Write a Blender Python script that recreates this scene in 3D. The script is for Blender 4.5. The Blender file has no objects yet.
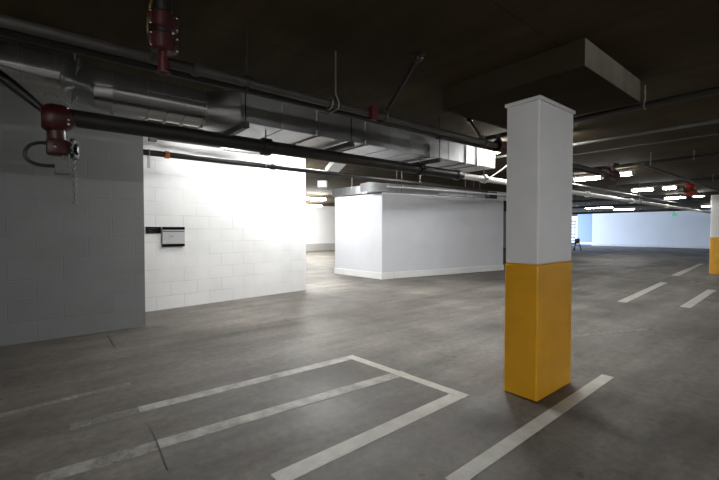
import bpy, bmesh, math, random
from mathutils import Vector, Matrix
random.seed(7)
S = bpy.context.scene
COL = S.collection
PI = math.pi

# ------------------------------------------------------------------ camera
F_PX, CX, CY, H = 385.0, 359.5, 240.0, 1.40
YAW, PITCH = math.radians(51.0), math.atan(9.0 / 385.0)
FW = Vector((math.cos(YAW) * math.cos(PITCH), math.sin(YAW) * math.cos(PITCH), -math.sin(PITCH)))
RT = Vector((math.sin(YAW), -math.cos(YAW), 0))
UP = RT.cross(FW)
EYE = Vector((0, 0, H))
cam = bpy.data.cameras.new('camera')
cam.sensor_width = 36.0
cam.lens = F_PX / 719.0 * 36.0
cam.clip_end = 200
co = bpy.data.objects.new('camera', cam)
COL.objects.link(co)
co.matrix_world = Matrix(((RT.x, UP.x, -FW.x, EYE.x), (RT.y, UP.y, -FW.y, EYE.y), (RT.z, UP.z, -FW.z, EYE.z), (0, 0, 0, 1)))
S.camera = co
S.view_settings.view_transform = 'Standard'
S.view_settings.look = 'None'
S.view_settings.exposure = 0.0
S.view_settings.gamma = 1.0
S.view_settings.use_curve_mapping = False


# survey helpers: where a line of sight meets a wall, the floor or a pipe's plane
def ray(x, y):
    return FW + RT * ((x - CX) / F_PX) + UP * ((CY - y) / F_PX)


def at_z(x, y, z=0.0):
    r = ray(x, y)
    return EYE + r * ((z - H) / r.z)


def at_Y(x, y, Y):
    r = ray(x, y)
    return EYE + r * (Y / r.y)


def at_X(x, y, X):
    r = ray(x, y)
    return EYE + r * (X / r.x)


# ------------------------------------------------------------------ materials
def new_mat(name):
    m = bpy.data.materials.new(name)
    m.use_nodes = True
    nt = m.node_tree
    return m, nt, nt.nodes['Principled BSDF']


def N(nt, t, **kw):
    n = nt.nodes.new(t)
    for k, v in kw.items():
        if k in n.inputs:
            n.inputs[k].default_value = v
        else:
            setattr(n, k, v)
    return n


def noise(nt, vec, scale, detail=5, rough=0.55):
    n = N(nt, 'ShaderNodeTexNoise', Scale=scale, Detail=detail, Roughness=rough)
    nt.links.new(vec, n.inputs['Vector'])
    return n.outputs['Fac']


def ramp(nt, fac, stops):
    r = nt.nodes.new('ShaderNodeValToRGB')
    e = r.color_ramp.elements
    e[0].position, e[0].color = stops[0][0], (*stops[0][1], 1)
    e[1].position, e[1].color = stops[-1][0], (*stops[-1][1], 1)
    for p, c in stops[1:-1]:
        x = e.new(p)
        x.color = (*c, 1)
    nt.links.new(fac, r.inputs['Fac'])
    return r.outputs['Color']


def mix(nt, fac, a, b, mode='MIX'):
    m = nt.nodes.new('ShaderNodeMix')
    m.data_type = 'RGBA'
    m.blend_type = mode
    for s, v in ((m.inputs['Factor'], fac), (m.inputs[6], a), (m.inputs[7], b)):
        if hasattr(v, 'links') or hasattr(v, 'is_linked'):
            nt.links.new(v, s)
        elif isinstance(v, tuple):
            s.default_value = (*v, 1)
        else:
            s.default_value = v
    return m.outputs[2]


def bump(nt, h, p, strength=0.2, dist=0.01):
    b = N(nt, 'ShaderNodeBump', Strength=strength, Distance=dist)
    nt.links.new(h, b.inputs['Height'])
    nt.links.new(b.outputs['Normal'], p.inputs['Normal'])


def flat(name, col, rough=0.5, metal=0.0, vary=0.0, scale=12.0):
    m, nt, p = new_mat(name)
    p.inputs['Base Color'].default_value = (*col, 1)
    p.inputs['Roughness'].default_value = rough
    p.inputs['Metallic'].default_value = metal
    if vary:
        tc = nt.nodes.new('ShaderNodeTexCoord').outputs['Object']
        f = noise(nt, tc, scale)
        c = ramp(nt, f, [(0.3, tuple(v * (1 - vary) for v in col)), (0.7, tuple(min(1, v * (1 + vary)) for v in col))])
        nt.links.new(c, p.inputs['Base Color'])
    return m


def block_paint(name, col, mortar, bh=0.24, bl=0.48, strength=0.35):
    m, nt, p = new_mat(name)
    tc = nt.nodes.new('ShaderNodeTexCoord').outputs['Object']
    sp = nt.nodes.new('ShaderNodeSeparateXYZ')
    nt.links.new(tc, sp.inputs[0])
    cb = nt.nodes.new('ShaderNodeCombineXYZ')
    nt.links.new(sp.outputs['X'], cb.inputs['X'])
    nt.links.new(sp.outputs['Z'], cb.inputs['Y'])
    b = nt.nodes.new('ShaderNodeTexBrick')
    nt.links.new(cb.outputs[0], b.inputs['Vector'])
    b.inputs['Scale'].default_value = 1.0
    b.inputs['Brick Width'].default_value = bl
    b.inputs['Row Height'].default_value = bh
    b.inputs['Mortar Size'].default_value = 0.006
    b.inputs['Mortar Smooth'].default_value = 0.6
    b.inputs['Color1'].default_value = (*col, 1)
    b.inputs['Color2'].default_value = (*[c * 0.93 for c in col], 1)
    b.inputs['Mortar'].default_value = (*mortar, 1)
    # paint fills the joints unevenly, so some show and some do not
    gap = ramp(nt, noise(nt, tc, 1.7, 3), [(0.36, (0.0,) * 3), (0.62, (1.0,) * 3)])
    c = mix(nt, gap, col, b.outputs['Color'])
    grime = ramp(nt, noise(nt, tc, 1.1, 6), [(0.3, (0.90, 0.90, 0.89)), (0.65, (1, 1, 1))])
    c = mix(nt, 1.0, c, grime, 'MULTIPLY')
    nt.links.new(c, p.inputs['Base Color'])
    p.inputs['Roughness'].default_value = 0.55
    inv = nt.nodes.new('ShaderNodeMath')
    inv.operation = 'MULTIPLY_ADD'
    nt.links.new(b.outputs['Fac'], inv.inputs[0])
    inv.inputs[1].default_value = -1.0
    nt.links.new(noise(nt, tc, 45, 4), inv.inputs[2])
    bump(nt, inv.outputs[0], p, strength, 0.006)
    return m


def concrete_floor():
    m, nt, p = new_mat('worn concrete floor')
    tc = nt.nodes.new('ShaderNodeTexCoord').outputs['Object']
    base = ramp(nt, noise(nt, tc, 0.55, 8, 0.62), [(0.30, (0.082, 0.074, 0.063)), (0.5, (0.144, 0.131, 0.112)), (0.72, (0.235, 0.216, 0.187))])
    fine = ramp(nt, noise(nt, tc, 14, 8, 0.7), [(0.3, (0.68,) * 3), (0.7, (1.18,) * 3)])
    c = mix(nt, 1.0, base, fine, 'MULTIPLY')
    # tyre-dragged streaks along the drive lane
    mp = N(nt, 'ShaderNodeMapping')
    mp.inputs['Scale'].default_value = (0.35, 2.4, 1)
    nt.links.new(tc, mp.inputs['Vector'])
    st = ramp(nt, noise(nt, mp.outputs[0], 1.0, 6, 0.6), [(0.36, (0.66, 0.645, 0.63)), (0.62, (1.10,) * 3)])
    c = mix(nt, 1.0, c, st, 'MULTIPLY')
    # damp / oil patches
    oil = ramp(nt, noise(nt, tc, 0.9, 3, 0.45), [(0.60, (1,) * 3), (0.70, (0.62, 0.62, 0.62))])
    c = mix(nt, 0.75, c, oil, 'MULTIPLY')
    spots = ramp(nt, noise(nt, tc, 7.0, 2, 0.4), [(0.72, (1,) * 3), (0.78, (0.45, 0.43, 0.42))])
    c = mix(nt, 0.8, c, spots, 'MULTIPLY')
    # hairline cracks
    v = N(nt, 'ShaderNodeTexVoronoi', Scale=0.28)
    v.feature = 'DISTANCE_TO_EDGE'
    wob = nt.nodes.new('ShaderNodeVectorMath')
    wob.operation = 'ADD'
    nn = N(nt, 'ShaderNodeTexNoise', Scale=2.5, Detail=5)
    nt.links.new(tc, nn.inputs['Vector'])
    sc = nt.nodes.new('ShaderNodeVectorMath')
    sc.operation = 'SCALE'
    sc.inputs['Scale'].default_value = 0.35
    nt.links.new(nn.outputs['Color'], sc.inputs[0])
    nt.links.new(tc, wob.inputs[0])
    nt.links.new(sc.outputs[0], wob.inputs[1])
    nt.links.new(wob.outputs[0], v.inputs['Vector'])
    cr = ramp(nt, v.outputs['Distance'], [(0.0, (0.6,) * 3), (0.002, (1,) * 3)])
    c = mix(nt, 0.35, c, cr, 'MULTIPLY')
    nt.links.new(c, p.inputs['Base Color'])
    r = ramp(nt, noise(nt, tc, 1.4, 6), [(0.3, (0.56,) * 3), (0.7, (0.76,) * 3)])
    nt.links.new(r, p.inputs['Roughness'])
    bump(nt, noise(nt, tc, 30, 8, 0.7), p, 0.12, 0.01)
    return m


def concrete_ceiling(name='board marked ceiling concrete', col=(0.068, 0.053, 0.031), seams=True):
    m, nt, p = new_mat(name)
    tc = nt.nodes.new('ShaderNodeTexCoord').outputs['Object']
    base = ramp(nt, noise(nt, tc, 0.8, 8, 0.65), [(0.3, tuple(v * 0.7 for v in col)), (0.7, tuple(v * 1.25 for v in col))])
    mp = N(nt, 'ShaderNodeMapping')
    mp.inputs['Scale'].default_value = (3.2, 0.5, 1)
    nt.links.new(tc, mp.inputs['Vector'])
    st = ramp(nt, noise(nt, mp.outputs[0], 1.3, 6, 0.6), [(0.34, (0.78, 0.74, 0.72)), (0.62, (1.08,) * 3)])
    c = mix(nt, 1.0, base, st, 'MULTIPLY')
    sp = nt.nodes.new('ShaderNodeTexBrick')
    sp.inputs['Scale'].default_value = 1.0
    sp.inputs['Brick Width'].default_value = 2.44
    sp.inputs['Row Height'].default_value = 1.22
    sp.inputs['Mortar Size'].default_value = 0.006
    sp.inputs['Color1'].default_value = (1, 1, 1, 1)
    sp.inputs['Color2'].default_value = (0.92, 0.92, 0.92, 1)
    sp.inputs['Mortar'].default_value = (0.7, 0.7, 0.7, 1)
    nt.links.new(tc, sp.inputs['Vector'])
    if seams:
        c = mix(nt, 1.0, c, sp.outputs['Color'], 'MULTIPLY')
    nt.links.new(c, p.inputs['Base Color'])
    p.inputs['Roughness'].default_value = 0.9
    p.inputs['Specular IOR Level'].default_value = 0.08
    bump(nt, noise(nt, tc, 18, 8, 0.7), p, 0.2, 0.01)
    return m


def galvanised(name, col=(0.56, 0.57, 0.58), rough=0.30, bmp=0.04):
    m, nt, p = new_mat(name)
    tc = nt.nodes.new('ShaderNodeTexCoord').outputs['Object']
    c = ramp(nt, noise(nt, tc, 5, 6, 0.65), [(0.3, tuple(v * 0.88 for v in col)), (0.7, tuple(min(1, v * 1.1) for v in col))])
    nt.links.new(c, p.inputs['Base Color'])
    r = ramp(nt, noise(nt, tc, 9, 6, 0.7), [(0.3, (rough * 0.92,) * 3), (0.7, (rough * 1.15,) * 3)])
    nt.links.new(r, p.inputs['Roughness'])
    p.inputs['Metallic'].default_value = 0.92
    bump(nt, noise(nt, tc, 3.0, 2), p, bmp, 0.02)
    return m


def worn_paint(name, col, lo, hi):
    m, nt, p = new_mat(name)
    tc = nt.nodes.new('ShaderNodeTexCoord').outputs['Object']
    c = ramp(nt, noise(nt, tc, 6, 7, 0.7), [(0.3, tuple(v * 0.8 for v in col)), (0.7, col)])
    nt.links.new(c, p.inputs['Base Color'])
    p.inputs['Roughness'].default_value = 0.6
    f = ramp(nt, noise(nt, tc, 5.0, 8, 0.75), [(0.32, (lo,) * 3), (0.62, (hi,) * 3)])
    nt.links.new(f, p.inputs['Alpha'])
    return m


def emitter(name, col, strength):
    m, nt, p = new_mat(name)
    p.inputs['Base Color'].default_value = (0.8, 0.8, 0.8, 1)
    p.inputs['Emission Color'].default_value = (*col, 1)
    p.inputs['Emission Strength'].default_value = strength
    return m


M_FLOOR = concrete_floor()
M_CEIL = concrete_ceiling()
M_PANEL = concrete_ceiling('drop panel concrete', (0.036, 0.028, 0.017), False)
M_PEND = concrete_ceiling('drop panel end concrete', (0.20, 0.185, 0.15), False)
M_BLOCK = block_paint('white painted block', (0.78, 0.785, 0.78), (0.56, 0.56, 0.56))
M_BLOCKG = block_paint('dark grey block', (0.215, 0.225, 0.227), (0.183, 0.191, 0.194), 0.263, 0.55)  # left wall blocks in one even, darker grey
M_PLASTER = flat('smooth grey white paint', (0.60, 0.613, 0.637), 0.6, 0, 0.04, 1.5)
M_CURB = block_paint('painted curb block', (0.76, 0.765, 0.76), (0.4, 0.4, 0.4), 0.6, 0.9)
M_WHITEW = flat('far wall paint', (0.76, 0.77, 0.78), 0.6, 0, 0.03, 0.6)
M_BLUESHADE = flat('blue shaded wall', (0.13, 0.18, 0.37), 0.6, 0, 0.03, 0.6)  # shaded daylight on the recess is put into this wall colour
M_LOWGREY = flat('grey lower wall paint', (0.42, 0.41, 0.40), 0.6, 0, 0.06, 2)
M_COLW = flat('white pillar paint', (0.88, 0.88, 0.87), 0.5, 0, 0.03, 4)
M_COLY = flat('yellow pillar paint', (0.76, 0.375, 0.012), 0.45, 0, 0.08, 5)
M_GALV = galvanised('galvanised sheet')
M_GALVD = galvanised('galvanised round duct', (0.56, 0.57, 0.58), 0.19, 0.03)
M_GALVLIT = galvanised('lit galvanised sheet', (0.80, 0.80, 0.79), 0.55)  # paler copy of the galvanised sheet, lamp light put into its colour
M_PIPEB = flat('black steel pipe', (0.011, 0.010, 0.009), 0.45, 0.0, 0.25, 8)
M_PIPEG = flat('grey steel pipe', (0.055, 0.052, 0.047), 0.45, 0.2, 0.25, 7)
M_PIPEW = flat('galvanised pipe', (0.86, 0.86, 0.85), 0.45, 0.0, 0.08, 9)
M_COND = flat('conduit steel', (0.10, 0.10, 0.092), 0.5, 0.1)
M_RED = flat('red valve paint', (0.042, 0.004, 0.003), 0.45, 0, 0.3, 20)
M_RED2 = flat('bright red paint', (0.075, 0.005, 0.005), 0.45)
M_RED3 = flat('orange red paint', (0.75, 0.07, 0.03), 0.45)
M_BOLT = flat('zinc bolt', (0.75, 0.75, 0.75), 0.25, 1.0)
M_COPPER = flat('orange coupling paint', (0.50, 0.17, 0.04), 0.5, 0.2)
M_TRIM = flat('bright zinc edge', (0.62, 0.62, 0.60), 0.35, 0.6)
M_STEEL = flat('zinc rod', (0.25, 0.25, 0.24), 0.4, 0.8)
M_BLACK = flat('black plastic', (0.012, 0.012, 0.012), 0.45)
M_YWIRE = flat('yellow wire', (0.13, 0.10, 0.012), 0.5)
M_WPLAST = flat('white enamel', (0.78, 0.78, 0.77), 0.4)
M_GBOX = flat('grey junction box', (0.16, 0.165, 0.165), 0.5)
M_SIGNB = flat('matt black sign', (0.003, 0.003, 0.003), 0.9)
M_SIGNB.node_tree.nodes['Principled BSDF'].inputs['Specular IOR Level'].default_value = 0.1
M_LETTER = flat('dim lettering', (0.06, 0.06, 0.06), 0.6)
M_SIGNW = flat('pale grey panel face', (0.40, 0.40, 0.41), 0.4, 0.0)
M_GREEN = emitter('green exit sign face', (0.02, 0.55, 0.32), 0.6)
M_LINE = worn_paint('white line paint', (0.58, 0.57, 0.51), 0.80, 1.0)
M_LINEW = worn_paint('worn line paint', (0.53, 0.52, 0.47), 0.42, 0.95)
M_LINEV = worn_paint('heavily worn line paint', (0.45, 0.44, 0.40), 0.2, 0.8)
M_LINEF = worn_paint('faded line paint', (0.40, 0.39, 0.36), 0.05, 0.5)
M_JOINT = flat('column joint filler', (0.10, 0.10, 0.10), 0.8)
L_MAIN = emitter('lit lens', (1.0, 0.985, 0.95), 85.0)
L_WALL = emitter('lit lens by wall', (0.985, 0.99, 1.0), 185.0)
L_FILL_CORNER = emitter('fill lens by corner', (0.985, 0.99, 1.0), 45.0)
L_FILL_LANE = emitter('fill lens over near lane', (1.0, 0.99, 0.97), 150.0)
L_FILL_ENC = emitter('fill lens by enclosure', (0.985, 0.99, 1.0), 400.0)
L_FILL_SIDE = emitter('fill lens over lane', (0.985, 0.99, 1.0), 215.0)
L_FAR = emitter('lit lens in rear room', (1.0, 0.98, 0.93), 600.0)
L_BACK = emitter('lit lens behind', (0.99, 0.99, 1.0), 190.0)
L_BACKL = emitter('lit lens behind at left', (0.99, 0.99, 1.0), 800.0)


# ------------------------------------------------------------------ mesh helpers
class MB:
    def __init__(self):
        self.bm = bmesh.new()

    def box(self, lo, hi, bevel=0.0):
        lo, hi = Vector(lo), Vector(hi)
        r = bmesh.ops.create_cube(self.bm, size=1.0)
        vs = r['verts']
        c, s = (lo + hi) / 2, hi - lo
        for v in vs:
            v.co = Vector((v.co.x * s.x + c.x, v.co.y * s.y + c.y, v.co.z * s.z + c.z))
        if bevel:
            es = list({e for v in vs for e in v.link_edges})
            bmesh.ops.bevel(self.bm, geom=es, offset=bevel, segments=2, profile=0.5, affect='EDGES')
        return self

    def prism(self, pts, z0, z1):
        bot = [self.bm.verts.new((p[0], p[1], z0)) for p in pts]
        top = [self.bm.verts.new((p[0], p[1], z1)) for p in pts]
        n = len(pts)
        self.bm.faces.new(list(reversed(bot)))
        self.bm.faces.new(top)
        for i in range(n):
            j = (i + 1) % n
            self.bm.faces.new((bot[i], bot[j], top[j], top[i]))
        return self

    def loft(self, rings, cap=True):
        vr = [[self.bm.verts.new(p) for p in r] for r in rings]
        n = len(vr[0])
        for a, b in zip(vr, vr[1:]):
            for i in range(n):
                j = (i + 1) % n
                self.bm.faces.new((a[i], a[j], b[j], b[i]))
        if cap:
            self.bm.faces.new(list(reversed(vr[0])))
            self.bm.faces.new(vr[-1])
        return self

    def tube(self, pts, r, seg=16, cap=True):
        pts = [Vector(p) for p in pts]
        rs = r if isinstance(r, (list, tuple)) else [r] * len(pts)
        rings = []
        prev = None
        for i, p in enumerate(pts):
            if i == 0:
                t = pts[1] - pts[0]
            elif i == len(pts) - 1:
                t = pts[-1] - pts[-2]
            else:
                t = (pts[i + 1] - p).normalized() + (p - pts[i - 1]).normalized()
            t.normalize()
            if prev is None:
                a = Vector((0, 0, 1)) if abs(t.z) < 0.9 else Vector((1, 0, 0))
                u = t.cross(a).normalized()
            else:
                u = (prev - t * prev.dot(t)).normalized()
            prev = u
            w = t.cross(u)
            rings.append([p + (u * math.cos(k * 2 * PI / seg) + w * math.sin(k * 2 * PI / seg)) * rs[i] for k in range(seg)])
        return self.loft(rings, cap)

    def ring(self, c, axis, R, r, seg=24, sub=8):
        c, t = Vector(c), Vector(axis).normalized()
        a = Vector((0, 0, 1)) if abs(t.z) < 0.9 else Vector((1, 0, 0))
        u = t.cross(a).normalized()
        w = t.cross(u)
        rows = []
        for k in range(seg):
            an = k * 2 * PI / seg
            d = u * math.cos(an) + w * math.sin(an)
            rows.append([self.bm.verts.new(c + d * (R + r * math.cos(q * 2 * PI / sub)) + t * (r * math.sin(q * 2 * PI / sub))) for q in range(sub)])
        for k in range(seg):
            A, B = rows[k], rows[(k + 1) % seg]
            for q in range(sub):
                self.bm.faces.new((A[q], A[(q + 1) % sub], B[(q + 1) % sub], B[q]))
        return self

    def ball(self, c, r, scale=(1, 1, 1)):
        res = bmesh.ops.create_uvsphere(self.bm, u_segments=18, v_segments=12, radius=r)
        for v in res['verts']:
            v.co = Vector((v.co.x * scale[0], v.co.y * scale[1], v.co.z * scale[2])) + Vector(c)
        return self

    def build(self, name, mat, parent=None, smooth=False, origin=None):
        bmesh.ops.recalc_face_normals(self.bm, faces=self.bm.faces[:])
        me = bpy.data.meshes.new(name)
        o = bpy.data.objects.new(name, me)
        off = Vector((0, 0, 0))
        if parent is not None:
            off = chain_origin(parent)
        elif origin is not None:
            off = Vector(origin)
            o.location = off
        for v in self.bm.verts:
            v.co -= off
        self.bm.to_mesh(me)
        self.bm.free()
        me.materials.append(mat)
        if smooth:
            for p in me.polygons:
                p.use_smooth = True
            try:
                me.set_sharp_from_angle(angle=math.radians(35))
            except Exception:
                pass
        COL.objects.link(o)
        if parent is not None:
            o.parent = parent
        return o


def chain_origin(o):
    v = Vector((0, 0, 0))
    while o is not None:
        v += o.location
        o = o.parent
    return v


def thing(name, label, cat, loc, group=None):
    o = bpy.data.objects.new(name, None)
    o.empty_display_size = 0.1
    o.location = loc
    COL.objects.link(o)
    o['label'], o['category'] = label, cat
    if group:
        o['group'] = group
    return o


def tag(o, label, cat, group=None):
    o['label'], o['category'] = label, cat
    if group:
        o['group'] = group
    return o


def struct(o, label=None):
    o['kind'] = 'structure'
    if label:
        o['label'] = label
    return o


def local_wall(name, a, b, thick, z1, mat, side=1, z0=0.0):
    """wall whose visible face runs a->b; thickness goes to the left (side=1) or right of a->b; local X along it."""
    a, b = Vector((a[0], a[1], 0)), Vector((b[0], b[1], 0))
    L = (b - a).length
    mb = MB()
    lo, hi = (0, 0, z0), (L, thick, z1)
    if side < 0:
        lo, hi = (0, -thick, z0), (L, 0, z1)
    mb.box(lo, hi)
    o = mb.build(name, mat)
    o.location = a
    o.rotation_euler.z = math.atan2(b.y - a.y, b.x - a.x)
    return struct(o)


# ------------------------------------------------------------------ the setting
Z1, Z2 = 2.675, 3.20            # slab over the parking bays, higher slab over the lane behind
YS = 3.90                      # where the lower slab ends
floor = struct(MB().box((-7, -9, -0.2), (52, 32, 0)).build('floor', M_FLOOR))
floor['label'] = 'grey stained concrete garage floor'

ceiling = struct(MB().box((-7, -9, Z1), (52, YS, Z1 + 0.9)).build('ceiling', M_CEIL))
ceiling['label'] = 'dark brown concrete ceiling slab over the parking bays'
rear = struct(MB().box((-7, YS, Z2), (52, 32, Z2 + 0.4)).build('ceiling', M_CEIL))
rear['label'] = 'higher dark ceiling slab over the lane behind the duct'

# drop panel over the near pillar
pc = at_z(582, 67, 2.5)
PX0, PY0 = 2.77, 1.06
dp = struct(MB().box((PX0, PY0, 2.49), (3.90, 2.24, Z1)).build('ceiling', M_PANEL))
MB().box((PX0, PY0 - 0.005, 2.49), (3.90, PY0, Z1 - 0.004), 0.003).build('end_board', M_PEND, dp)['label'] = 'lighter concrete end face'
dp['label'] = 'lowered concrete ceiling panel around the near pillar top'

g0, g1 = at_z(0, 346), at_z(145.5, 326.3)
GY = g1.y
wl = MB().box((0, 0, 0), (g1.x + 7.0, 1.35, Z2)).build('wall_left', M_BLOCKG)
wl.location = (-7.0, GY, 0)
struct(wl, 'dark grey block wall filling the left edge')
w0, w1 = at_z(146, 312), at_z(306, 290)
wd = (w1 - w0).normalized()
ws = w0 - wd * 0.55
wall_white = local_wall('wall_rear', ws, w1, 1.1, Z2, M_BLOCK, 1)
wall_white['label'] = 'white painted block wall behind the black pipes'


def on_rear(x, y):
    n = Vector((-wd.y, wd.x, 0))
    r = ray(x, y)
    return EYE + r * ((w0 - EYE).dot(n) / r.dot(n))


# white enclosure in the middle
b0, b1, b2 = at_z(382, 279.3), at_z(335, 273.5), at_z(503, 270.0)
b3 = b1 + (b2 - b0)
wall_mid = struct(MB().prism([b0, b2, b3, b1], 0, 2.50).build('wall_middle', M_PLASTER, origin=(b0.x, b0.y, 0)))
wall_mid['label'] = 'smooth pale grey enclosure standing mid garage'
eu, ev = (b2 - b0).normalized(), (b1 - b0).normalized()
LB, LV = (b2 - b0).length, (b1 - b0).length


def curb(name, a, b, out, z1=0.19):
    L = (b - a).length
    o = MB().box((0, -0.05, 0), (L, 0.0, z1), 0.004).build(name, M_CURB)
    o.location = (a.x, a.y, 0)
    o.rotation_euler.z = math.atan2(b.y - a.y, b.x - a.x)
    return struct(o)


c_ = curb('baseboard_front', b0 - eu * 0.05, b2, -1)
c_ = curb('baseboard_side', b1, b0, -1)

# far end of the garage
XF = 41.0
fe = at_X(592, 240, XF)
far = local_wall('wall_far', (XF, -9), (XF, fe.y), 0.3, Z2, M_WHITEW, -1)
far['label'] = 'pale far end wall seen beyond the pillars'
local_wall('baseboard_far', (XF - 0.06, -9), (XF - 0.06, fe.y), 0.06, 0.2, M_CURB, -1)
fr = at_X(577, 240, 44.5)
local_wall('wall_recess', (44.5, fe.y - 1.5), (44.5, fr.y), 0.3, Z2, M_BLUESHADE, -1)
local_wall('wall_end', (50.0, fr.y - 3), (50.0, 32), 0.3, Z2, M_WHITEW, -1)
local_wall('wall_blocker', (30, 16.6), (30, 32), 0.3, Z2, M_LOWGREY, -1)  # added wall, blocks the bright daylit end from the narrow gap
local_wall('baseboard_recess', (44.44, fe.y - 1.5), (44.44, fr.y), 0.06, 0.2, M_CURB, -1)
# far left room behind the white wall
dl = at_z(320, 250.5)
wfl = local_wall('wall_distant', (2, dl.y), (34, dl.y), 0.3, Z2, M_WHITEW, 1)
wfl['label'] = 'bright white wall far behind the opening'
local_wall('trim_1', (2, dl.y - 0.02), (34, dl.y - 0.02), 0.02, 0.5, M_LOWGREY, 1)
local_wall('wall_side', (-7, -9), (-7, 32), 0.3, Z2, M_BLOCK, 1)
local_wall('wall_back', (-7, -9), (52, -9), 0.3, Z2, M_BLOCK, -1)


# painted lines on the floor
def stripe(p, q, mat, w=0.10, name='stall_line', label=None, grow=0.0):
    a, b = at_z(*p), at_z(*q)
    t = (b - a).normalized()
    a, b = a - t * grow, b + t * grow
    n = Vector((-t.y, t.x, 0)) * (w / 2)
    o = MB().prism([a - n, b - n, b + n, a + n], 0.0005, stripe.z).build(name, mat, floor)
    stripe.z += 0.0002
    if label:
        o['label'] = label
    return o


stripe.z = 0.0022
stripe((276, 480), (459, 394.8), M_LINE, 0.125)
stripe((35, 481), (158, 445.2), M_LINEV, 0.125, label='heavily worn stall line')
stripe((158, 444.6), (405, 372.5), M_LINEW, 0.125)
stripe((70, 427), (139, 410.2), M_LINEF, 0.12, label='faded stall line')
stripe((139, 410), (352, 357.3), M_LINEW, 0.12)
stripe((0, 416), (130, 383.5), M_LINEF, 0.09, label='faded stall line')
stripe((352, 357.3), (461, 395.2), M_LINE, 0.10, grow=0.05)
stripe((452, 483), (608, 376), M_LINE, 0.10)
stripe((622, 302), (664, 282.5), M_LINE, 0.15)
stripe((685, 307.3), (712, 290), M_LINE, 0.15)
stripe((675, 275.5), (702, 263.7), M_LINE, 0.18)
stripe((573, 290), (588, 286), M_LINEF, 0.15, label='faded stall line')
stripe((656, 277), (702, 283.5), M_LINEF, 0.12, label='faded stall line')
stripe((573, 336), (655, 329), M_LINEF, 0.07, label='faded stall line')
stripe((630, 272), (662, 266), M_LINEF, 0.12, label='faded stall line')
stripe((107, 335), (115.5, 347.5), M_JOINT, 0.006, name='floor_crack', label='thin dark crack')
stripe((152, 430), (168, 470), M_JOINT, 0.006, name='floor_crack', label='thin dark crack')


# ------------------------------------------------------------------ pillars
def pillar(x0, y0, x1, y1, zt, zy, label, cap=True):
    t = thing('concrete_pillar', label, 'pillar', ((x0 + x1) / 2, (y0 + y1) / 2, 0))
    MB().box((x0 - 0.004, y0 - 0.004, 0), (x1 + 0.004, y1 + 0.004, zy), 0.014).build('yellow_base', M_COLY, t)
    MB().box((x0, y0, zy), (x1, y1, zt - 0.03), 0.014).build('white_shaft', M_COLW, t)
    MB().box((x0 - 0.012, y0 - 0.012, zt - 0.03), (x1 + 0.012, y1 + 0.012, zt), 0.004).build('top_rim', M_COLW, t)
    return t


cm, cl, cr = at_z(536.5, 402.3), at_z(505, 390.5), at_z(571.5, 385)
pillar(cm.x, cm.y, cr.x + 0.045, cl.y, 2.49, 1.125, 'square concrete pillar, white over a yellow base, standing closest in the foreground')
f0 = at_z(709.3, 273.5)
pillar(f0.x, f0.y - 0.85, f0.x + 0.6, f0.y, Z1, 1.19, 'distant white and yellow pillar cut off by the right edge of the view')


# ------------------------------------------------------------------ air duct (round part, offset, transition, rectangular part)
DY0, DY1, DZ0, DZ1 = 2.82, 3.40, 2.22, 2.445
duct = thing('air_duct', 'large galvanised air duct, round at the left and boxy toward the pillar', 'air duct', (1.0, 3.1, 2.3))
RD = 0.14
A0 = Vector((-3.0, 3.42, 2.48))
A1 = at_Y(65, 77, 3.42)
A0.z = A1.z
Cc = at_Y(110, 94.5, 3.12)
Dd = at_Y(201, 107, 3.12)
zc = (Cc.z + Dd.z) / 2
Cc.z = zc
Dd.z = zc


def ring_pts(c, r, n=32):
    return [Vector((c[0], c[1] + r * math.cos(k * 2 * PI / n), c[2] + r * math.sin(k * 2 * PI / n))) for k in range(n)]


MB().tube([A0, A1 + Vector((0.03, 0, 0))], RD, 32).build('round_duct', M_GALVD, duct, True)
MB().tube([A1, A1 + Vector((0.03, 0, 0)), A1.lerp(Cc, 0.5), Cc - Vector((0.03, 0, 0)), Cc], RD * 0.985, 32).build('offset_elbow', M_GALVD, duct, True)
MB().tube([Cc, Dd], RD, 32).build('round_duct', M_GALVD, duct, True)
xs = [at_Y(px, 60, 3.42).x for px in (21, 44, 57)]
for x in xs + [A1.x]:
    MB().tube([(x - 0.008, 3.42, A1.z), (x + 0.008, 3.42, A1.z)], RD + 0.011, 32).build('seam_band', M_GALVD, duct, True)
for px in (112, 146, 164, 181, 200):
    x = at_Y(px, 90, 3.12).x
    MB().tube([(x - 0.006, 3.12, zc), (x + 0.006, 3.12, zc)], RD + 0.011, 32).build('seam_band', M_GALVD, duct, True)
X0 = at_Y(232, 100, DY0).x + 0.08
n = 32


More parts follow.
